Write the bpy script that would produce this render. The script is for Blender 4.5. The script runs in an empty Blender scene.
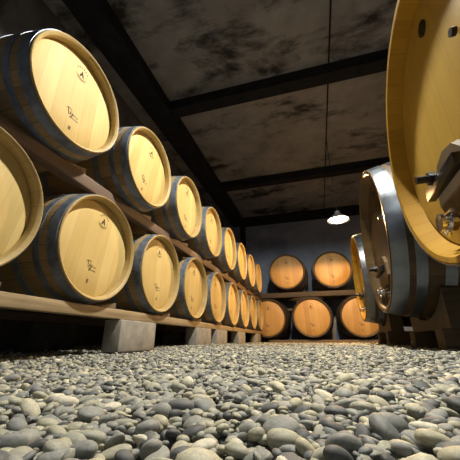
import bpy, bmesh, math, random
import numpy as np
from mathutils import Vector, Matrix
PI = math.pi
random.seed(7); rng = np.random.default_rng(7)
C = bpy.context.scene.collection

# ------------------------------------------------------------------ helpers
def mesh_from_bm(name, bm, smooth=True, ang=35):
    me = bpy.data.meshes.new(name)
    bmesh.ops.recalc_face_normals(bm, faces=bm.faces)
    bm.to_mesh(me); bm.free()
    if smooth:
        me.polygons.foreach_set('use_smooth', [True] * len(me.polygons))
        me.set_sharp_from_angle(angle=math.radians(ang))
    return me

def part(name, bm, mat, parent=None, loc=(0, 0, 0), rot=(0, 0, 0), smooth=True, ang=35):
    me = mesh_from_bm(name, bm, smooth, ang) if isinstance(bm, bmesh.types.BMesh) else bm
    if mat is not None and not me.materials:
        me.materials.append(mat)
    o = bpy.data.objects.new(name, me); C.objects.link(o)
    o.location = loc; o.rotation_euler = rot
    if parent: o.parent = parent
    return o

def tag(o, label, cat, group=None, kind=None):
    o['label'] = label; o['category'] = cat
    if group: o['group'] = group
    if kind: o['kind'] = kind
    return o

def thing(name, label, cat, loc=(0, 0, 0), rotz=0, group=None):
    o = bpy.data.objects.new(name, None); C.objects.link(o)
    o.empty_display_size = .1
    o.location = loc; o.rotation_euler = (0, 0, rotz)
    return tag(o, label, cat, group)

def struct(name, bm, mat, loc=(0, 0, 0)):
    o = part(name, bm, mat, None, loc, smooth=False); o['kind'] = 'structure'; return o

def copy_tree(o, parent=None, memo=None):
    c = o.copy(); C.objects.link(c)
    if parent: c.parent = parent
    for ch in list(o.children): copy_tree(ch, c)
    return c

def add_box(bm, x0, x1, y0, y1, z0, z1, bev=0.0):
    b = bmesh.new()
    bmesh.ops.create_cube(b, size=1)
    for v in b.verts:
        v.co = Vector(((x0 + x1) / 2 + v.co.x * (x1 - x0), (y0 + y1) / 2 + v.co.y * (y1 - y0), (z0 + z1) / 2 + v.co.z * (z1 - z0)))
    if bev: bmesh.ops.bevel(b, geom=b.edges[:], offset=bev, segments=2, affect='EDGES', profile=.5)
    tmp = bpy.data.meshes.new('t'); b.to_mesh(tmp); b.free(); bm.from_mesh(tmp); bpy.data.meshes.remove(tmp)
    return bm

def box(*a, bev=0.0): return add_box(bmesh.new(), *a, bev=bev)

def lathe(bm, prof, n=64, closed=True, cap=False):
    """profile of (x, r) turned about the local X axis"""
    rings = []
    for x, r in prof:
        rings.append([bm.verts.new((x, r * math.cos(2 * PI * i / n), r * math.sin(2 * PI * i / n))) for i in range(n)])
    m = len(rings)
    for k in range(m if closed else m - 1):
        a, b = rings[k], rings[(k + 1) % m]
        for i in range(n):
            j = (i + 1) % n
            bm.faces.new((a[i], a[j], b[j], b[i]))
    if cap:
        bm.faces.new(rings[0]); bm.faces.new(list(reversed(rings[-1])))
    return bm

def tube(bm, pts, r, n=10):
    """round bar through points"""
    pts = [Vector(p) for p in pts]; rings = []
    for i, p in enumerate(pts):
        d = (pts[min(i + 1, len(pts) - 1)] - pts[max(i - 1, 0)]).normalized()
        up = Vector((0, 0, 1)) if abs(d.z) < .9 else Vector((0, 1, 0))
        u = d.cross(up).normalized(); w = d.cross(u)
        rr = r[i] if isinstance(r, (list, tuple)) else r
        rings.append([bm.verts.new(p + rr * (u * math.cos(2 * PI * k / n) + w * math.sin(2 * PI * k / n))) for k in range(n)])
    for a, b in zip(rings, rings[1:]):
        for i in range(n):
            j = (i + 1) % n; bm.faces.new((a[i], a[j], b[j], b[i]))
    bm.faces.new(rings[0]); bm.faces.new(list(reversed(rings[-1])))
    return bm

def ribbon(bm, pts, w, x):
    """a flat inked stroke on a head (plane x), pts in (y, z)"""
    P = [Vector((a, b)) for a, b in pts]; L = []; R = []
    for i, p in enumerate(P):
        d = P[min(i + 1, len(P) - 1)] - P[max(i - 1, 0)]
        if d.length < 1e-9: d = Vector((1, 0))
        d.normalize(); nrm = Vector((-d.y, d.x)) * w * .5
        L.append(bm.verts.new((x, p.x + nrm.x, p.y + nrm.y))); R.append(bm.verts.new((x, p.x - nrm.x, p.y - nrm.y)))
    for i in range(len(P) - 1):
        bm.faces.new((L[i], L[i + 1], R[i + 1], R[i]))
    return bm

# ------------------------------------------------------------------ materials
class NT:
    def __init__(s, name):
        s.m = bpy.data.materials.new(name); s.m.use_nodes = True
        s.t = s.m.node_tree; s.t.nodes.clear()
        s.out = s.t.nodes.new('ShaderNodeOutputMaterial'); s.b = s.t.nodes.new('ShaderNodeBsdfPrincipled')
        s.t.links.new(s.b.outputs[0], s.out.inputs[0])
    def n(s, typ, **kw):
        nd = s.t.nodes.new(typ)
        for k, v in kw.items():
            if k.startswith('i_'):
                nd.inputs[k[2:].replace('_', ' ')].default_value = v
            else: setattr(nd, k, v)
        return nd
    def l(s, a, b): s.t.links.new(a, b)
    def math(s, op, a, b=None, c=None):
        nd = s.t.nodes.new('ShaderNodeMath'); nd.operation = op
        for i, v in enumerate((a, b, c)):
            if v is None: continue
            if isinstance(v, (int, float)): nd.inputs[i].default_value = v
            else: s.l(v, nd.inputs[i])
        return nd.outputs[0]
    def mix(s, fac, a, b, blend='MIX'):
        nd = s.t.nodes.new('ShaderNodeMix'); nd.data_type = 'RGBA'; nd.blend_type = blend
        for k, v in ((0, fac), (6, a), (7, b)):
            if isinstance(v, (int, float)): nd.inputs[k].default_value = v
            elif isinstance(v, tuple): nd.inputs[k].default_value = (*v, 1)
            else: s.l(v, nd.inputs[k])
        return nd.outputs[2]
    def ramp(s, fac, stops, interp='LINEAR'):
        nd = s.t.nodes.new('ShaderNodeValToRGB'); cr = nd.color_ramp; cr.interpolation = interp
        while len(cr.elements) < len(stops): cr.elements.new(.5)
        for e, (p, c) in zip(cr.elements, stops):
            e.position = p; e.color = (*c, 1) if len(c) == 3 else c
        s.l(fac, nd.inputs[0]); return nd.outputs[0]
    def bump(s, h, st=.3, dist=.01):
        nd = s.n('ShaderNodeBump'); nd.inputs['Strength'].default_value = st; nd.inputs['Distance'].default_value = dist
        s.l(h, nd.inputs['Height']); s.l(nd.outputs[0], s.b.inputs['Normal'])
    def set(s, **kw):
        for k, v in kw.items():
            i = s.b.inputs[k.replace('_', ' ')]
            if isinstance(v, tuple): i.default_value = (*v, 1)
            elif isinstance(v, (int, float)): i.default_value = v
            else: s.l(v, i)
        return s

def wood_head(name, c_dark, c_light, plank, rough=.45, seam=.5, coat=0.0, spread=.9, stretch=3.0):
    """flat planks running along local Z, plank width along local Y"""
    t = NT(name)
    co = t.n('ShaderNodeTexCoord').outputs['Object']; oi = t.n('ShaderNodeObjectInfo').outputs['Random']
    xyz = t.n('ShaderNodeSeparateXYZ'); t.l(co, xyz.inputs[0])
    off = t.math('MULTIPLY', oi, 7.31)
    u = t.math('ADD', t.math('DIVIDE', xyz.outputs[1], plank), off)
    idx = t.math('FLOOR', u); fr = t.math('FRACT', u)
    wn = t.n('ShaderNodeTexWhiteNoise', noise_dimensions='2D')
    cb = t.n('ShaderNodeCombineXYZ'); t.l(idx, cb.inputs[0]); t.l(off, cb.inputs[1]); t.l(cb.outputs[0], wn.inputs['Vector'])
    pv = wn.outputs['Value']
    v = t.n('ShaderNodeCombineXYZ')
    t.l(t.math('MULTIPLY', xyz.outputs[1], 60.), v.inputs[0]); t.l(t.math('MULTIPLY', xyz.outputs[2], stretch), v.inputs[1])
    t.l(t.math('ADD', t.math('MULTIPLY', pv, 30.), off), v.inputs[2])
    g = t.n('ShaderNodeTexNoise', i_Scale=1.0, i_Detail=5.0, i_Roughness=.6); t.l(v.outputs[0], g.inputs['Vector'])
    bl = t.n('ShaderNodeTexNoise', i_Scale=6.0, i_Detail=2.0); t.l(co, bl.inputs['Vector'])
    f = t.math('ADD', t.math('MULTIPLY', pv, .55 * spread), t.math('MULTIPLY', g.outputs['Fac'], .45))
    f = t.math('ADD', f, t.math('MULTIPLY', t.math('SUBTRACT', bl.outputs['Fac'], .5), .35))
    f = t.math('ADD', f, t.math('MULTIPLY', t.math('SUBTRACT', oi, .5), .25))
    col = t.ramp(f, [(.1, c_dark), (.85, c_light)])
    e = t.math('ABSOLUTE', t.math('SUBTRACT', fr, .5))
    sm = t.math('MULTIPLY', t.math('GREATER_THAN', e, .485), seam)
    col = t.mix(sm, col, tuple(x * .45 for x in c_dark))
    t.set(Base_Color=col, Roughness=rough)
    if coat: t.set(Coat_Weight=coat, Coat_Roughness=.18)
    t.bump(t.math('SUBTRACT', g.outputs['Fac'], sm), .25, .002)
    return t.m

def wood_staves(name, c_dark, c_light, n, rough=.55, seam=.6, spec=.4):
    """staves round the local X axis"""
    t = NT(name)
    co = t.n('ShaderNodeTexCoord').outputs['Object']; oi = t.n('ShaderNodeObjectInfo').outputs['Random']
    xyz = t.n('ShaderNodeSeparateXYZ'); t.l(co, xyz.inputs[0])
    a = t.math('MULTIPLY', t.math('ADD', t.math('ARCTAN2', xyz.outputs[1], xyz.outputs[2]), PI), n / (2 * PI))
    idx = t.math('FLOOR', a); fr = t.math('FRACT', a)
    wn = t.n('ShaderNodeTexWhiteNoise', noise_dimensions='2D')
    cb = t.n('ShaderNodeCombineXYZ'); t.l(idx, cb.inputs[0]); t.l(t.math('MULTIPLY', oi, 9.), cb.inputs[1]); t.l(cb.outputs[0], wn.inputs['Vector'])
    v = t.n('ShaderNodeCombineXYZ')
    t.l(t.math('MULTIPLY', xyz.outputs[0], 5.), v.inputs[0]); t.l(t.math('MULTIPLY', a, 6.), v.inputs[1]); t.l(t.math('MULTIPLY', wn.outputs['Value'], 20.), v.inputs[2])
    g = t.n('ShaderNodeTexNoise', i_Scale=1.0, i_Detail=4.0); t.l(v.outputs[0], g.inputs['Vector'])
    f = t.math('ADD', t.math('MULTIPLY', wn.outputs['Value'], .45), t.math('MULTIPLY', g.outputs['Fac'], .55))
    col = t.ramp(f, [(.15, c_dark), (.85, c_light)])
    sm = t.math('MULTIPLY', t.math('GREATER_THAN', t.math('ABSOLUTE', t.math('SUBTRACT', fr, .5)), .475), seam)
    col = t.mix(sm, col, tuple(x * .35 for x in c_dark))
    t.set(Base_Color=col, Roughness=rough); t.b.inputs['Specular IOR Level'].default_value = spec
    t.bump(t.math('SUBTRACT', g.outputs['Fac'], sm), .3, .003)
    return t.m

def wood_board(name, c_dark, c_light, axis=1, rough=.7):
    t = NT(name)
    co = t.n('ShaderNodeTexCoord').outputs['Object']; oi = t.n('ShaderNodeObjectInfo').outputs['Random']
    mp = t.n('ShaderNodeMapping'); t.l(co, mp.inputs[0])
    sc = [45, 45, 45]; sc[axis] = 2.5; mp.inputs['Scale'].default_value = sc
    cb = t.n('ShaderNodeCombineXYZ')
    for i in range(3): t.l(t.math('MULTIPLY', oi, 13.), cb.inputs[i])
    t.l(cb.outputs[0], mp.inputs['Location'])
    g = t.n('ShaderNodeTexNoise', i_Scale=1.0, i_Detail=5.0); t.l(mp.outputs[0], g.inputs['Vector'])
    b = t.n('ShaderNodeTexNoise', i_Scale=5.0, i_Detail=3.0); t.l(co, b.inputs['Vector'])
    f = t.math('ADD', t.math('MULTIPLY', g.outputs['Fac'], .6), t.math('MULTIPLY', b.outputs['Fac'], .4))
    t.set(Base_Color=t.ramp(f, [(.3, c_dark), (.7, c_light)]), Roughness=rough)
    t.bump(g.outputs['Fac'], .35, .003)
    return t.m

def metal(name, col, rough, metallic=.9, mottled=.3, scale=25.):
    t = NT(name)
    co = t.n('ShaderNodeTexCoord').outputs['Object']
    g = t.n('ShaderNodeTexNoise', i_Scale=scale, i_Detail=4.0); t.l(co, g.inputs['Vector'])
    t.set(Base_Color=t.ramp(g.outputs['Fac'], [(.3, tuple(c * (1 - mottled) for c in col)), (.7, tuple(min(1, c * (1 + mottled)) for c in col))]),
          Metallic=metallic, Roughness=t.ramp(g.outputs['Fac'], [(.3, (rough * .8,) * 3), (.7, (min(1, rough * 1.25),) * 3)]))
    return t.m

def concrete(name, c_lo, c_hi, scale=3., mold=0., mold_scale=1.2, bump=.3, mold_col=(.006, .006, .007)):
    t = NT(name)
    co = t.n('ShaderNodeTexCoord').outputs['Object']
    g = t.n('ShaderNodeTexNoise', i_Scale=scale, i_Detail=7.0, i_Roughness=.62); t.l(co, g.inputs['Vector'])
    col = t.ramp(g.outputs['Fac'], [(.3, c_lo), (.7, c_hi)])
    if mold:
        mp = t.n('ShaderNodeMapping'); t.l(co, mp.inputs[0]); mp.inputs['Scale'].default_value = (.8, 1.6, 1.)
        b = t.n('ShaderNodeTexNoise', i_Scale=mold_scale, i_Detail=8.0, i_Roughness=.68, i_Distortion=.25); t.l(mp.outputs[0], b.inputs['Vector'])
        m = t.ramp(b.outputs['Fac'], [(.5, (0, 0, 0)), (.62, (1, 1, 1))])
        bw = t.n('ShaderNodeRGBToBW'); t.l(m, bw.inputs[0])
        col = t.mix(t.math('MULTIPLY', bw.outputs[0], mold), col, mold_col)
    t.set(Base_Color=col, Roughness=.9); t.b.inputs['Specular IOR Level'].default_value = .25
    t.bump(g.outputs['Fac'], bump, .01)
    return t.m

PAL = [(0.0, (0.062, 0.068, 0.074)), (.10, (0.124, 0.133, 0.138)), (.28, (0.204, 0.216, 0.215)), (.48, (0.267, 0.276, 0.258)),
       (.64, (0.310, 0.314, 0.264)), (.80, (0.359, 0.354, 0.276)), (.92, (0.428, 0.408, 0.301)), (1.0, (0.571, 0.552, 0.454))]
def stone(name, per_island):
    t = NT(name)
    co = t.n('ShaderNodeTexCoord').outputs['Object']
    if per_island:
        r = t.n('ShaderNodeNewGeometry').outputs['Random Per Island']
        base = t.ramp(r, PAL); sc = 90.
    else:
        base = t.n('ShaderNodeObjectInfo').outputs['Color']; sc = 3.
    g = t.n('ShaderNodeTexNoise', i_Scale=sc, i_Detail=5.0, i_Roughness=.65); t.l(co, g.inputs['Vector'])
    h = t.n('ShaderNodeTexNoise', i_Scale=sc * 8, i_Detail=2.0); t.l(co, h.inputs['Vector'])
    k = t.math('ADD', t.math('MULTIPLY', g.outputs['Fac'], 1.3), t.math('MULTIPLY', h.outputs['Fac'], .7))
    cc = t.n('ShaderNodeCombineXYZ')
    for i in range(3): t.l(t.math('ADD', k, .02), cc.inputs[i])
    t.set(Base_Color=t.mix(1.0, base, cc.outputs[0], 'MULTIPLY'), Roughness=.62)
    t.bump(h.outputs['Fac'], .12, .002 if per_island else .05)
    return t.m

def flat(name, col, rough=.6, metallic=0.):
    t = NT(name); co = t.n('ShaderNodeTexCoord').outputs['Object']
    g = t.n('ShaderNodeTexNoise', i_Scale=30.); t.l(co, g.inputs['Vector'])
    t.set(Base_Color=t.ramp(g.outputs['Fac'], [(.3, tuple(c * .85 for c in col)), (.7, col)]), Roughness=rough, Metallic=metallic)
    return t.m

def emit(name, col, s):
    t = NT(name); t.set(Base_Color=(.9, .9, .9), Emission_Color=col); t.b.inputs['Emission Strength'].default_value = s
    return t.m

M_head = wood_head('pale_oak_head', (.50, .355, .115), (.70, .535, .225), .088, .68, .25)
M_stave = wood_staves('oak_staves', (.20, .135, .06), (.40, .285, .14), 26)
M_chime = wood_staves('oak_chime', (.40, .29, .12), (.50, .37, .16), 26, .55, .25)
M_hoop = metal('galvanised_hoop', (.175, .21, .265), .5, .5, .3)
M_ink = flat('burnt_ink', (.035, .024, .014), .8)
M_ink2 = flat('faint_ink', (.10, .065, .03), .8)
M_bighead = wood_head('dark_oak_tun_head', (.38, .20, .06), (.56, .34, .11), .10, .5, .35)
M_bigstave = wood_staves('tonneau_staves', (.045, .028, .016), (.09, .058, .03), 30)
M_caskhead = wood_head('varnished_cask_head', (.43, .275, .05), (.64, .44, .105), .115, .38, .3, coat=.45, spread=.35, stretch=2.)
M_caskchime = wood_staves('varnished_cask_chime', (.30, .16, .018), (.42, .25, .032), 44, .7, .25, .1)
M_caskstave = wood_staves('cask_staves', (.045, .028, .014), (.11, .07, .03), 44, .5)
M_olddark = wood_head('old_dark_cask_head', (.052, .032, .013), (.105, .066, .025), .115, .3, .3, coat=.6, spread=.35, stretch=2.)
M_oldchime = wood_staves('old_dark_cask_chime', (.05, .03, .013), (.10, .064, .025), 44, .35, .25)
M_steel = metal('steel_band', (.19, .215, .255), .33, .9, .2, 12.)
M_chrome = metal('chrome', (.75, .75, .76), .15, 1., .05)
M_black = metal('dark_iron', (.03, .03, .034), .4, .7, .2)
M_door = wood_head('cask_door_wood', (.075, .044, .016), (.14, .085, .032), .09, .7, .3, spread=.4)
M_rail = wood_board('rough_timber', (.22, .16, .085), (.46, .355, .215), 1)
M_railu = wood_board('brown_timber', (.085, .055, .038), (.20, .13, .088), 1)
M_railx = wood_board('rough_timber_across', (.10, .068, .042), (.26, .185, .115), 0)
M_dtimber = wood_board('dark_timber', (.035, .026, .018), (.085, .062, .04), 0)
M_dconc = concrete('dark_block_concrete', (.05, .048, .045), (.10, .095, .088), 9.)  # block concrete with the shade behind the barrels and under the casks painted in
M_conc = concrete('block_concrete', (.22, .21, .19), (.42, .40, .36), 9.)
M_ceil = concrete('stained_ceiling', (.185, .19, .20), (.33, .335, .35), 2.2, .88, 1.05)
M_wallb = concrete('blue_grey_wall', (.21, .255, .36), (.32, .37, .49), 2., .25, .9)
M_walld = concrete('dark_wall', (.10, .10, .105), (.20, .195, .20), 2., .6, 1.1)
M_beam = concrete('black_beam', (.008, .008, .010), (.02, .02, .023), 6.)
M_earth = concrete('earth', (.05, .048, .043), (.13, .125, .115), 40.)
M_stone = stone('river_stone', False)
M_stones = stone('river_stones', True)
M_glow_w = emit('lamp_glass_warm', (1, .80, .50), 26.)
M_glow_c = emit('lamp_glass_white', (1, .94, .82), 26.)
M_enamel = flat('grey_enamel', (.12, .12, .13), .4)

# ------------------------------------------------------------------ setting
WX0, WX1, WY0, WY1, ZC = -2.55, 2.45, -2.6, 8.0, 3.50
FL = -.13
struct('ceiling', box(WX0 - .2, WX1 + .2, WY0 - .2, WY1 + .2, ZC, ZC + .2), M_ceil)
struct('wall_left', box(WX0 - .2, WX0, WY0 - .2, WY1 + .2, FL, ZC), M_walld)
struct('wall_right', box(WX1, WX1 + .2, WY0 - .2, WY1 + .2, FL, ZC), M_walld)
struct('wall_back', box(WX0, WX1, WY1, WY1 + .2, FL, ZC), M_wallb)
wf = bmesh.new()
for bx in ((WX0, -.9, WY0 - .2, WY0, FL, ZC), (.5, WX1, WY0 - .2, WY0, FL, ZC), (-.9, .5, WY0 - .2, WY0, 2.2, ZC)): add_box(wf, *bx)
struct('wall_front', wf, M_walld)                                              # with the open doorway behind the camera
dl = bpy.data.lights.new('daylight', 'AREA'); dl.shape = 'RECTANGLE'; dl.size = 1.4; dl.size_y = 2.3; dl.energy = 5; dl.color = (.62, .78, 1.)
do = bpy.data.objects.new('daylight', dl); C.objects.link(do); do.location = (-.2, WY0 - .25, 1.05); do.rotation_euler = (PI / 2, 0, 0)
ZB = 3.33
struct('trim_1', box(-2.22, -1.87, WY0, WY1, ZB - .02, ZC), M_beam)          # long girder over the barrels
for i, y in enumerate((.55, 3.03, 5.58)):
    struct('trim_%d' % (i + 2), box(-1.87, WX1, y, y + .19, ZB, ZC), M_beam)
struct('trim_5', box(-1.87, WX1, 7.78, WY1, ZB - .05, ZC), M_beam)
struct('trim_6', box(-1.98, -1.85, 7.86, WY1, FL, ZB - .02), M_beam)          # post in the corner
cd = bmesh.new(); tube(cd, [(.50, WY0, ZC - .012), (.50, WY1 - .22, ZC - .012)], .010, 8)
struct('trim_7', cd, M_beam)

# ------------------------------------------------------------------ barrels
def bprof(L, R0, R1, x): return R0 + (R1 - R0) * (1 - (2 * x / L - 1) ** 2)

def arc(cy, cz, r, a0, a1, n=14):
    return [(cy + r * math.cos(math.radians(a0 + (a1 - a0) * i / n)), cz + r * math.sin(math.radians(a0 + (a1 - a0) * i / n))) for i in range(n + 1)]

def stamp_bm(s, x):
    """round cooper's stamp: lettering along the top arc, a small figure, a lower arc"""
    bm = bmesh.new()
    glyphs = [[[(0, 0), (0, 1)], [(0, 1), (.6, .8), (0, .55)], [(0, .5), (.7, .25), (0, 0)]],
              [[(.35, 0), (0, .5), (.35, 1), (.7, .5), (.35, 0)]],
              [[(0, 1), (0, .2), (.35, 0), (.7, .2), (.7, 1)]],
              [[(0, 1), (.7, 1)], [(.35, 1), (.35, 0)]],
              [[(.7, 1), (0, 1), (0, 0), (.7, 0)], [(0, .5), (.5, .5)]],
              [[(.7, .9), (.2, 1), (0, .75), (.7, .3), (.4, 0), (0, .1)]]]
    for k, g in enumerate(glyphs):
        a = math.radians(140 - k * 20)
        ca, sa = math.cos(a), math.sin(a)
        for st in g:
            pts = []
            for u, v in st:
                u = (u - .35) * .22; v = v * .26
                pts.append((s * (ca * (.95 + v) + sa * u), s * (sa * (.95 + v) - ca * u)))
            ribbon(bm, pts, s * .065, x)
    ribbon(bm, arc(0, 0, s, 200, 335), s * .05, x)
    ribbon(bm, arc(0, 0, s * .8, 215, 320), s * .10, x)
    ribbon(bm, [(-.3 * s, -.45 * s), (-.05 * s, .1 * s), (0, .5 * s)], s * .22, x)
    ribbon(bm, [(.3 * s, -.45 * s), (.1 * s, 0), (0, .4 * s)], s * .20, x)
    ribbon(bm, [(-.35 * s, -.1 * s), (.3 * s, .05 * s)], s * .12, x)
    for a in (10, -20): ribbon(bm, [(s * .7, s * .03 * a / 3), (s * .82, s * .03 * a / 3)], s * .12, x)
    return bm

def script_bm(s, x):
    """hand-written signature with a small line of lettering below it"""
    bm = bmesh.new()
    ribbon(bm, [(-1.0 * s, .45 * s), (-.55 * s, .62 * s), (-.1 * s, .5 * s)], s * .09, x)
    ribbon(bm, [(-.75 * s, .55 * s), (-.6 * s, .1 * s), (-.5 * s, -.35 * s), (-.3 * s, -.1 * s), (-.25 * s, .25 * s)], s * .12, x)
    ribbon(bm, [(-.25 * s, .25 * s), (-.2 * s, -.1 * s), (0, -.02 * s), (.05 * s, .22 * s), (-.02 * s, -.5 * s), (-.25 * s, -.75 * s), (-.3 * s, -.55 * s), (.1 * s, -.15 * s)], s * .10, x)
    ribbon(bm, [(.1 * s, -.15 * s), (.25 * s, .15 * s), (.3 * s, -.15 * s), (.42 * s, .12 * s), (.5 * s, -.15 * s), (.62 * s, .1 * s), (.7 * s, -.15 * s), (.95 * s, .02 * s)], s * .10, x)
    for k in range(7):
        u = (-.1 + k * .17) * s
        ribbon(bm, [(u, -.62 * s), (u + .06 * s, -.45 * s), (u + .1 * s, -.62 * s)], s * .07, x)
    return bm

def mark_bm(s, x):
    bm = bmesh.new()
    ribbon(bm, [(-.5 * s, .6 * s), (.4 * s, .6 * s), (.4 * s, .1 * s), (-.4 * s, .1 * s), (-.4 * s, -.5 * s), (.5 * s, -.5 * s)], s * .28, x)
    ribbon(bm, [(0, .6 * s), (0, -.5 * s)], s * .22, x)
    return bm

def make_barrel(name, label, group, L, R0, R1, mats, hoops, rim=.020, recess=.050, marks=True, nhoop_w=None):
    """Empty below the middle of the belly; axis along local X, front head at +X"""
    mh, ms, mc, mo = mats
    t = thing(name, label, 'barrel', (0, 0, 0), 0, group)
    cz = R1 + .003
    prof = []; N = 22
    for i in range(N + 1):
        x = L * i / N; prof.append((x - L / 2, bprof(L, R0, R1, x)))
    e = .0
    ri = R0 - rim
    body = [(p[0], p[1]) for p in prof]
    body[-1] = (L / 2 - .004, R0 - .001); body[0] = (-L / 2 + .004, R0 - .001)
    inner = [(L / 2 - recess - .02, ri), (-L / 2 + recess + .02, ri)]
    bm = bmesh.new(); lathe(bm, body + inner, 72)
    b = part('staves', bm, ms, t, (0, 0, cz))
    # chime: the pale end grain ring with a bevelled inner lip, at each end
    for sgn in (1, -1):
        bm = bmesh.new()
        pr = [(L / 2 - .012, R0 - .0005), (L / 2 - .0035, R0 - .0008), (L / 2, R0 - .005), (L / 2 - .002, R0 - rim * .55), (L / 2 - .014, ri - .001), (L / 2 - recess - .012, ri - .003), (L / 2 - recess - .012, ri + .001), (L / 2 - .016, R0 - rim * .5)]
        lathe(bm, [(sgn * x, r) for x, r in pr], 72)
        part('chime', bm, mc, t, (0, 0, cz))
    heads = []
    for sgn in (1, -1):
        bm = bmesh.new()
        rr = ri - .001
        pr = [(L / 2 - recess, 0.0005), (L / 2 - recess, rr * .5), (L / 2 - recess, rr - .012), (L / 2 - recess - .006, rr), (L / 2 - recess - .02, rr), (L / 2 - recess - .02, .0005)]
        lathe(bm, [(sgn * x, r) for x, r in pr], 64, closed=False)
        bmesh.ops.remove_doubles(bm, verts=bm.verts, dist=.0006)
        heads.append(part('head', bm, mh, t, (0, 0, cz)))
    if marks:
        x = L / 2 - recess + .0008; k = R0 / .309
        part('stamp', stamp_bm(.042 * k, 0), M_ink, heads[0], (x, .005 * k, .175 * k), smooth=False)
        part('signature', script_bm(.042 * k, 0), M_ink, heads[0], (x, .0, -.115 * k), smooth=False)
        part('code_mark', mark_bm(.016 * k, 0), M_ink2, heads[0], (x, .0, -.205 * k), smooth=False)
    for (x0, w) in hoops:
        for sgn in (1, -1):
            th = .0028
            xs = [x0, x0 + w * .33, x0 + w * .66, x0 + w]
            outer = [(L / 2 - x, bprof(L, R0, R1, x) + th) for x in xs]
            inn = [(L / 2 - x, bprof(L, R0, R1, x) - .001) for x in reversed(xs)]
            bm = bmesh.new(); lathe(bm, [(sgn * a, r) for a, r in outer + inn], 72)
            h = part('hoop', bm, mo, t, (0, 0, cz), ang=25)
            if sgn == 1:       # rivet heads where the band overlaps
                rv = bmesh.new()
                for dx in (.3, .7):
                    for a in (0.0, .06):
                        xx = x0 + w * dx; r = bprof(L, R0, R1, xx) + th
                        an = 1.05 + a
                        mtx = Matrix.Translation((L / 2 - xx, r * math.cos(an), r * math.sin(an)))
                        bmesh.ops.create_icosphere(rv, subdivisions=1, radius=.005, matrix=mtx)
                part('rivet', rv, M_steel, h)
    return t

ORD = ['first', 'second', 'third', 'fourth', 'fifth', 'sixth', 'seventh', 'eighth', 'ninth']
BL, BR0, BR1 = .94, .3086, .349
HO = [(.012, .050), (.105, .036), (.225, .040)]
proto = make_barrel('oak_barrel', '', 'x', BL, BR0, BR1, (M_head, M_stave, M_chime, M_hoop), HO)
def place_barrel(src, first, x, y, z, label, group, roll, rotz=0, R1=BR1, L=BL):
    t = src if first else copy_tree(src)
    t.location = (x - L / 2 * math.cos(rotz), y - L / 2 * math.sin(rotz), z - R1 - .003); t.rotation_euler = (0, 0, rotz)
    t['label'] = label; t['group'] = group
    for ch in t.children: ch.rotation_euler = (roll, 0, 0)
    return t
rolls = [-.15, -.12, .05, -.05, .1, -.1, .08, 0, .12]
LOWX, LOWZ, UPX, UPZ = -1.1652, .5129, -1.1112, 1.2566
lowY = [-.1205 + .72 * k for k in range(1, 10)]
upY = [.1854 + .7305 * k for k in range(1, 9)]
first = True
for k, y in enumerate(lowY):
    lab = ('pale oak wine barrel at the left picture edge, nearest of the lower row' if k == 0 else
           'pale oak wine barrel with blue-grey hoops, %s of the lower row counting from the camera' % ORD[k])
    if k == 8: lab = 'pale oak wine barrel at the far end of the lower row'
    place_barrel(proto, first, LOWX, y, LOWZ, lab, 'oak barrels of the lower left row', rolls[k]); first = False
for k, y in enumerate(upY):
    lab = ('brightly lit pale oak wine barrel, nearest and highest of the upper row' if k == 0 else
           'pale oak wine barrel with blue-grey hoops, %s of the upper row counting from the camera' % ORD[k])
    if k == 7: lab = 'pale oak wine barrel at the far end of the upper row'
    place_barrel(proto, False, UPX, y, UPZ, lab, 'oak barrels of the upper left row', rolls[(k + 4) % 9] - .08)

# larger barrels along the back wall, heads facing the camera
TL, TR0, TR1 = 1.05, .42, .475
tproto = make_barrel('large_barrel', '', 'x', TL, TR0, TR1, (M_bighead, M_bigstave, M_bigstave, M_black), [(.012, .055), (.13, .045), (.27, .045)], rim=.034, recess=.03)
BY = 6.76
tun = [(-1.09, .475, 'large amber-lit barrel at the left end of the back bottom row, behind the side row'),
       (-.11, .475, 'large amber-lit barrel in the middle of the back bottom row'),
       (.90, .475, 'large amber-lit barrel at the right of the back bottom row, partly behind the big casks'),
       (-.585, 1.53, 'large amber-lit barrel at the left of the back top row'),
       (.445, 1.52, 'large amber-lit barrel at the right of the back top row, left of the hanging lamp\'s cask')]
for i, (x, z, lab) in enumerate(tun):
    lab = lab.replace(', left of the hanging lamp\'s cask', ', under the hanging lamp')
    place_barrel(tproto, i == 0, x, BY, z, lab, 'large barrels along the back wall', (-.04, .05, -.06, .03, 0.)[i], -PI / 2, TR1, TL)

# ------------------------------------------------------------------ timber rails, blocks and wedges of the left stack
def rail(x0, x1, z0, z1, y0, y1, label, group, mat=None):
    o = part('timber_rail', box(x0 - (x0 + x1) / 2, x1 - (x0 + x1) / 2, y0 - (y0 + y1) / 2, y1 - (y0 + y1) / 2, 0, z1 - z0, bev=.004), mat or M_rail, None, ((x0 + x1) / 2, (y0 + y1) / 2, z0))
    return tag(o, label, 'rail', group)
GR = 'timber rails carrying the left barrels'
zl1 = .184; zl0 = .126
rail(-1.272, -1.202, zl0, zl1, -.45, 6.72, 'long pale timber rail on concrete blocks, front of the lower row', GR)
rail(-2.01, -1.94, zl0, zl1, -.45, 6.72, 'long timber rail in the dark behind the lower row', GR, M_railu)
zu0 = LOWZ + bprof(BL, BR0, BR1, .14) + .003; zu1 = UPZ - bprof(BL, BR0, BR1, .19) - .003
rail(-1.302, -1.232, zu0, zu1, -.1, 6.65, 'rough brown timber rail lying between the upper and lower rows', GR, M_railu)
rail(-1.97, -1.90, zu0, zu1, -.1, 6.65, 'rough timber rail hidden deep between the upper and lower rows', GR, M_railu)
bp = bmesh.new(); add_box(bp, -.065, .065, -.215, .215, 0, .196, bev=.012)
bproto = None
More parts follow.
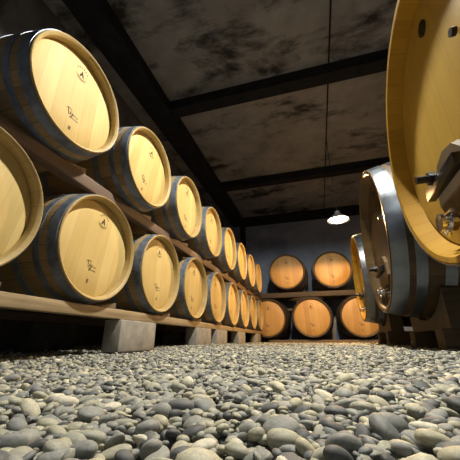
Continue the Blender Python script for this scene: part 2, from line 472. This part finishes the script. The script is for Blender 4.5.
by = [(1.83, 'light grey concrete block under the rail, nearest the camera', .43), (3.07, 'light grey concrete block under the rail, second from the camera', .43), (3.70, 'light grey concrete block under the rail, third from the camera', .43),
      (4.75, 'light grey concrete block under the rail, fourth from the camera', .43), (6.15, 'light grey concrete block under the rail, farthest from the camera', .43)]
for x, row in ((-1.253, 0), (-1.975, 1)):
    for y, lab, w in by:
        if bproto is None: o = bproto = part('concrete_block', bp, M_conc)
        else: o = bproto.copy(); C.objects.link(o)
        o.location = (x, y, -.071)
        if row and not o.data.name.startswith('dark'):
            o.data = bpy.data.meshes.get('dark_block') or bproto.data.copy(); o.data.name = 'dark_block'; o.data.materials[0] = M_dconc  # rear blocks get the darkened copy, shade put into their colour
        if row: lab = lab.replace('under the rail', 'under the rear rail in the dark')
        tag(o, lab, 'block', 'concrete blocks under the left rails')
# wedges
def wedge_bm(w, l, h):
    bm = bmesh.new()
    v = [bm.verts.new(p) for p in ((-w / 2, 0, 0), (w / 2, 0, 0), (w / 2, l, 0), (-w / 2, l, 0), (-w / 2, l, h), (w / 2, l, h), (-w / 2, 0, .004), (w / 2, 0, .004))]
    for f in ((0, 1, 2, 3), (3, 2, 5, 4), (4, 5, 7, 6), (6, 7, 1, 0), (1, 7, 5, 2), (0, 3, 4, 6)): bm.faces.new([v[i] for i in f])
    return bm
wp = None
for zt, ys, xx, rw, cz in ((zl1, lowY, -1.237, 'lower', LOWZ), (zu1, upY, -1.267, 'upper', UPZ)):
    for k, y in enumerate(ys):
        if wp is None: o = wp = part('wooden_wedge', wedge_bm(.07, .13, .034), M_railx, smooth=False)
        else: o = wp.copy(); C.objects.link(o)
        o.location = (xx, y + .105, zt + .0005)
        tag(o, 'small wooden wedge on the rail chocking the %s barrel of the %s row' % (ORD[k], rw), 'wedge', 'wedges chocking the barrels')
# back row: boards below and between
def brd(x0, x1, y0, y1, z0, z1, label):
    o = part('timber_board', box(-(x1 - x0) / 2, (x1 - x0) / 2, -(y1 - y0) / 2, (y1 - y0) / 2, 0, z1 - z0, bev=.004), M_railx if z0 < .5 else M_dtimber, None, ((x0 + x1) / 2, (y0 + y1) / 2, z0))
    return tag(o, label, 'board', 'boards of the back barrel rows')
brd(-1.1, 1.6, 6.86, 7.0, -.075, .010, 'amber-lit timber board on the gravel under the back bottom row')
brd(-1.6, 1.6, 7.5, 7.64, -.075, .010, 'timber board behind, under the back ends of the back bottom row')
brd(-1.6, 1.6, 6.90, 7.02, .941, 1.054, 'dark timber board between the two back rows')
brd(-1.6, 1.6, 7.5, 7.62, .941, 1.054, 'timber board behind, between the back ends of the two back rows')

# ------------------------------------------------------------------ the three big casks on the right
CL, CR0, CR1 = 1.15, .53, .60
CREC = .062; CRIM = .052
def make_cask():
    t = thing('big_cask', '', 'cask', group='big upright-headed casks on the right')
    N = 26; L = CL
    prof = [(L * i / N - L / 2, bprof(L, CR0, CR1, L * i / N)) for i in range(N + 1)]
    ri = CR0 - CRIM
    # front head is at -X
    bm = bmesh.new(); lathe(bm, prof + [(L / 2 - CREC - .02, ri), (-L / 2 + CREC + .02, ri)], 96)
    part('staves', bm, M_caskstave, t)
    for sgn in (-1, 1):
        bm = bmesh.new()
        pr = [(L / 2 - .02, CR0 - .0005), (L / 2 - .004, CR0 - .0008), (L / 2, CR0 - .006), (L / 2 - .002, CR0 - .024), (L / 2 - .012, CR0 - .032), (L / 2 - CREC - .012, ri - .004), (L / 2 - CREC - .012, ri + .001), (L / 2 - .03, CR0 - .02)]
        lathe(bm, [(sgn * x, r) for x, r in pr], 96); part('chime', bm, M_caskchime, t)
        bm = bmesh.new(); rr = ri + .004
        pr = [(L / 2 - CREC, .0005), (L / 2 - CREC, rr * .5), (L / 2 - CREC, rr - .02), (L / 2 - CREC - .012, rr), (L / 2 - CREC - .03, rr), (L / 2 - CREC - .03, .0005)]
        lathe(bm, [(sgn * x, r) for x, r in pr], 80, closed=False)
        bmesh.ops.remove_doubles(bm, verts=bm.verts, dist=.0006)
        hd = part('head', bm, M_caskhead, t)
        if sgn == -1: front = hd
    for x0, w in ((.006, .085), (.125, .055), (.26, .055), (.42, .055)):
        for sgn in (-1, 1):
            xs = [x0, x0 + w * .33, x0 + w * .66, x0 + w]
            bm = bmesh.new()
            lathe(bm, [(sgn * (L / 2 - x), bprof(L, CR0, CR1, x) + .003) for x in xs] + [(sgn * (L / 2 - x), bprof(L, CR0, CR1, x) - .001) for x in reversed(xs)], 96)
            part('hoop', bm, M_steel, t, ang=25)
    X = -L / 2 + CREC       # surface of the front head (facing -X)
    # door: plank with cut corners, bar and screw
    yc, zc = .055, -.235
    outl = [(-.10, -.115), (.10, -.115), (.145, -.05), (.13, .045), (.075, .10), (0, .118), (-.075, .10), (-.13, .045), (-.145, -.05)]
    bm = bmesh.new()
    a = [bm.verts.new((0, y, z)) for y, z in outl]; b = [bm.verts.new((-.02, y * .94, z * .94)) for y, z in outl]
    bm.faces.new(a); bm.faces.new(list(reversed(b)))
    for i in range(len(a)):
        j = (i + 1) % len(a); bm.faces.new((a[i], b[i], b[j], a[j]))
    d = part('door', bm, M_door, front, (X + .0, yc, zc), smooth=False)
    bm = bmesh.new(); add_box(bm, X - .058, X - .030, yc - .135, yc + .135, zc - .022, zc + .022, bev=.004)
    part('crossbar', bm, M_black, front)
    bm = bmesh.new(); tube(bm, [(X - .05, yc + .04, zc + .03), (X - .108, yc + .04, zc + .03)], .014, 14)
    tube(bm, [(X - .05, yc + .04, zc + .03), (X - .072, yc + .04, zc + .03)], .024, 6)
    part('door_screw', bm, M_black, front)
    # drain valve under the door
    vy, vz = .07, -.385
    bm = bmesh.new()
    tube(bm, [(X, vy, vz), (X - .012, vy, vz)], .042, 20)
    tube(bm, [(X - .01, vy, vz), (X - .075, vy, vz)], .019, 14)
    tube(bm, [(X - .04, vy, vz), (X - .056, vy, vz)], .033, 18)
    tube(bm, [(X - .072, vy, vz), (X - .084, vy, vz)], .030, 18)
    tube(bm, [(X - .05, vy + .015, vz - .02), (X - .05, vy + .045, vz - .03), (X - .055, vy + .07, vz + .005)], .0075, 8)
    tube(bm, [(X - .05, vy - .035, vz + .03), (X - .05, vy + .05, vz + .035)], .0075, 8)
    part('drain_valve', bm, M_chrome, front)
    # sampling tap
    ty, tz = -.245, .08
    bm = bmesh.new()
    tube(bm, [(X, ty, tz), (X - .03, ty, tz)], .009, 12)
    tube(bm, [(X - .002, ty, tz), (X - .008, ty, tz)], .02, 16)
    st = part('sampling_tap', bm, M_chrome, front)
    bm = bmesh.new(); tube(bm, [(X - .028, ty, tz), (X - .042, ty, tz)], .013, 16)
    part('plug', bm, M_black, front)
    # dark round bung in the upper part
    bm = bmesh.new(); tube(bm, [(X + .002, -.045, .365), (X - .005, -.045, .365)], .030, 24)
    part('bung', bm, M_black, front)
    return t
cask = make_cask()
AZ = math.radians(-2.)
CASKS = [(.440, .96, .748, 'nearest golden varnished big oak cask, cut by the right picture edge'),
         (.528, 2.42, .757, 'second big cask, dark brown head and shiny steel front band, between nearest and farthest'),
         (.545, 3.90, .745, 'farthest big oak cask, its head a thin amber sliver before the back barrels')]
def rprof(X): return bprof(CL, CR0, CR1, X)
def make_cradle():
    """timber saddle cradle: two saddles across the aisle direction, legs and foot blocks; origin below the cask axis at the front"""
    t = thing('cask_cradle', '', 'cradle', group='cradles under the big casks')
    for xs in (.26, .86):
        bm = bmesh.new()
        R = max(rprof(xs - .06), rprof(xs + .06)) + .005; n = 16
        top = []; w = .40
        for i in range(n + 1):
            y = -w + 2 * w * i / n; top.append((y, -math.sqrt(R * R - y * y)))
        bot = -.755 + .10
        A = [];
        for xx in (xs - .06, xs + .06):
            A.append([bm.verts.new((xx, y, z)) for y, z in top] + [bm.verts.new((xx, w, bot)), bm.verts.new((xx, -w, bot))])
        # faces as strips
        for r in (0, 1):
            ring = A[r]
            lows = [bm.verts.new((ring[i].co.x, ring[i].co.y, bot)) for i in range(n + 1)]
            for i in range(n):
                bm.faces.new((ring[i], ring[i + 1], lows[i + 1], lows[i]))
            A[r] = (ring[:n + 1], lows)
            for v in ring[n + 1:]: bm.verts.remove(v)
        for i in range(n):
            bm.faces.new((A[0][0][i], A[0][0][i + 1], A[1][0][i + 1], A[1][0][i])); bm.faces.new((A[0][1][i], A[0][1][i + 1], A[1][1][i + 1], A[1][1][i]))
        for i in (0, n): bm.faces.new((A[0][0][i], A[1][0][i], A[1][1][i], A[0][1][i]))
        bmesh.ops.remove_doubles(bm, verts=bm.verts, dist=1e-5)
        part('saddle', bm, M_dtimber, t, smooth=False)
    for yy in (-.30, .30):
        bm = bmesh.new(); add_box(bm, .165, 1.02, yy - .065, yy + .065, -.755, -.655, bev=.005)
        part('runner', bm, M_dtimber, t)
        for xx in (.26, .86):
            bm = bmesh.new(); add_box(bm, xx - .10, xx + .10, yy - .10, yy + .10, -.86, -.755, bev=.008)
            part('foot_block', bm, M_dconc, t)  # foot colour darkened to stand in for the shade under the cask
    return t
cradle = make_cradle()
for i, (x, y, z, lab) in enumerate(CASKS):
    t = cask if i == 0 else copy_tree(cask)
    t.location = (x + CL / 2 * math.cos(AZ), y + CL / 2 * math.sin(AZ), z); t.rotation_euler = (0, 0, AZ)
    t['label'] = lab
    if i == 1: t.scale = (1.06,) * 3
    if i == 1:                                                      # the middle cask is older and darker
        for ch in t.children:
            mm = M_olddark if ch.name.startswith('head') else M_oldchime if ch.name.startswith('chime') else None
            if mm: ch.data = ch.data.copy(); ch.data.materials[0] = mm
    c = cradle if i == 0 else copy_tree(cradle)
    c.location = (x, y, z); c.rotation_euler = (0, 0, AZ)
    if i == 1: c.scale = (1.06,) * 3
    c['label'] = ('dark timber cradle on concrete feet under the nearest big cask', 'dark timber cradle on concrete feet under the middle big cask', 'dark timber cradle on concrete feet under the farthest big cask')[i]
# put each Empty at the base of its thing
def rebase(t, dz):
    t.location.z += dz * t.scale.z
    for ch in t.children: ch.location.z -= dz
for o in [o for o in bpy.data.objects if o.name.startswith('big_cask')]: rebase(o, -CR1)
for o in [o for o in bpy.data.objects if o.name.startswith('cask_cradle')]: rebase(o, -.86)

# ------------------------------------------------------------------ lamps
def lamp(x, y, z, hang, label, glow, col, power, size=.06, cone=178):
    t = thing('pendant_lamp', label, 'lamp', (x, y, z), 0, 'pendant lamps of the cellar')
    bm = bmesh.new()
    def zl(prof, n=40):
        b = bmesh.new(); lathe(b, prof, n)
        for v in b.verts: v.co = Vector((v.co.y, v.co.z, v.co.x))
        return b
    part('lamp_shade', zl([(0, .18), (.025, .165), (.07, .10), (.12, .045), (.16, .04), (.16, .030), (.115, .035), (.066, .09), (.02, .155), (0, .174)]), M_enamel, t)
    g = bmesh.new(); bmesh.ops.create_uvsphere(g, u_segments=32, v_segments=16, radius=1)
    for v in g.verts: v.co = Vector((v.co.x * .15, v.co.y * .15, .022 + v.co.z * (.045 if v.co.z < 0 else .02)))
    part('bulb', g, glow, t)
    b = bmesh.new(); tube(b, [(0, 0, .15), (0, 0, hang - z)], .006, 8)
    part('cord', b, M_beam, t)
    ld = bpy.data.lights.new('lamp_light', 'SPOT'); ld.energy = power; ld.color = col; ld.shadow_soft_size = size
    ld.spot_size = math.radians(cone); ld.spot_blend = .12
    lo = bpy.data.objects.new('lamp_light', ld); C.objects.link(lo); lo.parent = t; lo.location = (0, 0, -.035)
    return t
lamp(.50, 4.65, 1.85, ZC, 'lit pendant lamp hanging above the back barrels', M_glow_w, (1, .58, .23), 400)
lamp(.14, 1.42, 2.84, ZC, 'lit pendant lamp overhead, close to the camera and above the picture', M_glow_c, (1, .94, .80), 600)

# ------------------------------------------------------------------ gravel
F, PIT, PSI = 284.1, .3705, .2857
def project(P):
    c, s = math.cos(PSI), math.sin(PSI); cp, sp = math.cos(PIT), math.sin(PIT)
    xr = c * P[:, 0] + s * P[:, 1]; yr = -s * P[:, 0] + c * P[:, 1]
    d = cp * yr + sp * P[:, 2]; u = -sp * yr + cp * P[:, 2]
    return 230 + F * xr / d, 230 - F * u / d, d
def ground(x, y):
    t = np.clip((y - .5) / 2.3, 0, 1); t = t * t * (3 - 2 * t)
    return -.108 + .046 * t + .004 * np.sin(x * 5.1 + y * 2.3) + .003 * np.sin(x * 2.2 - y * 6.1)
# bed under the pebbles
nx, ny = 60, 140
gx = np.linspace(WX0, WX1, nx); gy = np.linspace(WY0, WY1, ny)
bm = bmesh.new(); vs = [[bm.verts.new((x, y, float(ground(np.float64(x), np.float64(y))) - .012)) for x in gx] for y in gy]
for j in range(ny - 1):
    for i in range(nx - 1): bm.faces.new((vs[j][i], vs[j][i + 1], vs[j + 1][i + 1], vs[j + 1][i]))
struct('floor', bm, M_earth)

def ico(sub):
    b = bmesh.new(); bmesh.ops.create_icosphere(b, subdivisions=sub, radius=1)
    b.verts.ensure_lookup_table()
    V = np.array([v.co[:] for v in b.verts]); Fc = np.array([[v.index for v in f.verts] for f in b.faces]); b.free()
    return V, Fc
def lumpy(V, seed, amt):
    r = np.random.default_rng(seed); W = V.copy(); s = np.ones(len(V))
    for _ in range(6):
        d = r.normal(size=3); d /= np.linalg.norm(d); k = r.uniform(1.2, 3.0)
        s += amt * r.uniform(-1, 1) * np.sin(k * (V @ d) + r.uniform(0, 6.3))
    W = np.sign(W) * np.abs(W) ** r.uniform(.82, 1.0)          # a little squarer than an ellipsoid
    return W * s[:, None]
ARE = [((-1.35, .62), (.17, .95), 9800), ((-1.75, 1.0), (.95, 2.6), 6800), ((-1.9, 1.15), (2.6, 4.4), 4500), ((-1.9, 1.3), (4.4, 6.9), 3000)]
pts = []
for (xa, xb), (ya, yb), dens in ARE:
    n = int((xb - xa) * (yb - ya) * dens)
    pts.append(np.stack([rng.uniform(xa, xb, n), rng.uniform(ya, yb, n)], 1))
pts.append(np.stack([rng.uniform(.6, 2.35, 7000), rng.uniform(.2, 6.9, 7000)], 1)); pts.append(np.stack([rng.uniform(-2.4, -1.3, 4000), rng.uniform(.2, 6.9, 4000)], 1))
pts = np.concatenate(pts)
X, Y, D = project(np.column_stack([pts, np.full(len(pts), -.08)]))
blk = np.zeros(len(pts), bool)
for o in bpy.data.objects:
    if o.name.startswith('concrete_block'): blk |= (abs(pts[:, 0] - o.location.x) < .075) & (abs(pts[:, 1] - o.location.y) < .22)
for x0, x1, y0, y1 in [(-1.15, 1.65, 6.83, 7.03)] + [(cx + .14, cx + 1.04, cy + sy - .11, cy + sy + .11) for cx, cy, _, _ in CASKS for sy in (-.3, .3)]:
    blk |= (pts[:, 0] > x0) & (pts[:, 0] < x1) & (pts[:, 1] > y0) & (pts[:, 1] < y1)
wide = (rng.random(len(pts)) < .6) & (pts[:, 1] > .3) & (np.abs(pts[:, 0] + .1) < .9 + pts[:, 1])
keep = ~blk & (D > .05) & (((X > -60) & (X < 520) & (Y < 530)) | wide)
pts = pts[keep]
n = len(pts)
a = (1 + .12 * (pts[:, 1] > 3.)) * np.exp(rng.normal(math.log(.0084), .38, n)).clip(.0045, .022)     # long half axis
b = a * rng.uniform(.58, .88, n); c = a * rng.uniform(.32, .58, n)
yaw = rng.uniform(0, 2 * PI, n); tx = rng.normal(0, .28, n); ty = rng.normal(0, .34, n)
z = ground(pts[:, 0], pts[:, 1]) + c * .55 + rng.uniform(-.003, .008, n)
def rotm(yaw, tx, ty):
    cz, sz, cx, sx, cy, sy = np.cos(yaw), np.sin(yaw), np.cos(tx), np.sin(tx), np.cos(ty), np.sin(ty)
    Rz = np.array([[cz, -sz, 0 * cz], [sz, cz, 0 * cz], [0 * cz, 0 * cz, 1 + 0 * cz]]).transpose(2, 0, 1)
    Rx = np.array([[1 + 0 * cx, 0 * cx, 0 * cx], [0 * cx, cx, -sx], [0 * cx, sx, cx]]).transpose(2, 0, 1)
    Ry = np.array([[cy, 0 * cy, sy], [0 * cy, 1 + 0 * cy, 0 * cy], [-sy, 0 * cy, cy]]).transpose(2, 0, 1)
    return Rx @ Ry @ Rz
R = rotm(yaw, tx, ty)
X, Y, D = project(np.column_stack([pts, z]))
inframe = (X > -8) & (X < 468) & (Y < 466) & (D > .05)
size = np.where(inframe, np.sqrt(a * b) / np.maximum(D, .05), 0)
order = np.argsort(-size); big = order[:300]; rest = order[300:]
# individual pebbles (largest in view)
KINDS = [('dark slate-grey river pebble', [(0.062, 0.068, 0.074), (0.093, 0.100, 0.105), (0.124, 0.133, 0.138)]),
         ('mid grey river pebble', [(0.204, 0.216, 0.215), (0.235, 0.246, 0.239), (0.267, 0.276, 0.258)]),
         ('olive-tan river pebble', [(0.310, 0.314, 0.264), (0.335, 0.334, 0.270), (0.359, 0.354, 0.276)]),
         ('pale buff river pebble', [(0.428, 0.408, 0.301), (0.471, 0.452, 0.344), (0.571, 0.552, 0.454)])]
V3, F3 = ico(4); protos = []
for k in range(16):
    W = lumpy(V3, 100 + k, .075)
    me = bpy.data.meshes.new('pebble'); me.from_pydata(W.tolist(), [], F3.tolist())
    me.polygons.foreach_set('use_smooth', [True] * len(me.polygons)); me.materials.append(M_stone); protos.append(me)
side = lambda x: 'left' if x < 155 else ('middle' if x < 305 else 'right')
for q, i in enumerate(big):
    o = bpy.data.objects.new('pebble', protos[q % 16]); C.objects.link(o)
    M = Matrix(R[i].tolist()).to_4x4()
    o.rotation_euler = M.to_euler(); o.location = (pts[i, 0], pts[i, 1], z[i]); o.scale = (a[i], b[i], c[i])
    kd = rng.choice(4, p=[.17, .45, .26, .12]); nm, cols = KINDS[kd]
    o.color = (*cols[rng.integers(3)], 1)
    lab = '%s lying loose at the front of the gravel, %s of the picture' % (nm, side(X[i]))
    tag(o, lab, 'pebble', nm.replace('pebble', 'pebbles') + ' at the front, ' + side(X[i]))
# the rest as one gravel
vv = []; ff = []; base = 0
for sub, sel in ((2, rest[D[rest] < .9]), (1, rest[D[rest] >= .9])):
    V, Fc = ico(sub); NV = 10; vars_ = [lumpy(V, 300 + k, .075) for k in range(NV)]
    for k in range(NV):
        ids = sel[k::NV]
        if not len(ids): continue
        S = np.stack([a[ids], b[ids], c[ids]], 1)
        P = vars_[k][None] * S[:, None, :]
        P = np.einsum('nij,nvj->nvi', R[ids], P) + np.column_stack([pts[ids], z[ids]])[:, None, :]
        vv.append(P.reshape(-1, 3)); m = len(ids); nv = len(V)
        ff.append((Fc[None] + (base + np.arange(m) * nv)[:, None, None]).reshape(-1, 3)); base += m * nv
vv = np.concatenate(vv).astype(np.float32); ff = np.concatenate(ff).astype(np.int32)
me = bpy.data.meshes.new('gravel'); me.vertices.add(len(vv)); me.vertices.foreach_set('co', vv.ravel())
me.loops.add(ff.size); me.loops.foreach_set('vertex_index', ff.ravel())
me.polygons.add(len(ff)); me.polygons.foreach_set('loop_start', np.arange(0, ff.size, 3, dtype=np.int32))
me.polygons.foreach_set('use_smooth', np.ones(len(ff), dtype=bool))
me.update(calc_edges=True); me.validate()
me.materials.append(M_stones)
go = bpy.data.objects.new('gravel', me); C.objects.link(go)
tag(go, 'grey and tan river gravel covering the cellar floor', 'gravel', kind='stuff')
print('pebbles', n, 'tris', len(ff))

# ------------------------------------------------------------------ world, camera
w = bpy.data.worlds.new('cellar_air'); bpy.context.scene.world = w; w.use_nodes = True
w.node_tree.nodes['Background'].inputs[0].default_value = (.6, .7, 1, 1); w.node_tree.nodes['Background'].inputs[1].default_value = .0
cam = bpy.data.cameras.new('camera'); co = bpy.data.objects.new('camera', cam); C.objects.link(co)
cam.sensor_width = 36; cam.lens = F / 460 * 36; cam.clip_start = .01
co.location = (0, 0, 0); co.rotation_euler = (PI / 2 + PIT, 0, PSI)
sc = bpy.context.scene; sc.camera = co
sc.view_settings.view_transform = 'Standard'; sc.view_settings.look = 'None'; sc.view_settings.gamma = 1; sc.view_settings.exposure = 0.0
sc.view_settings.use_curve_mapping = False
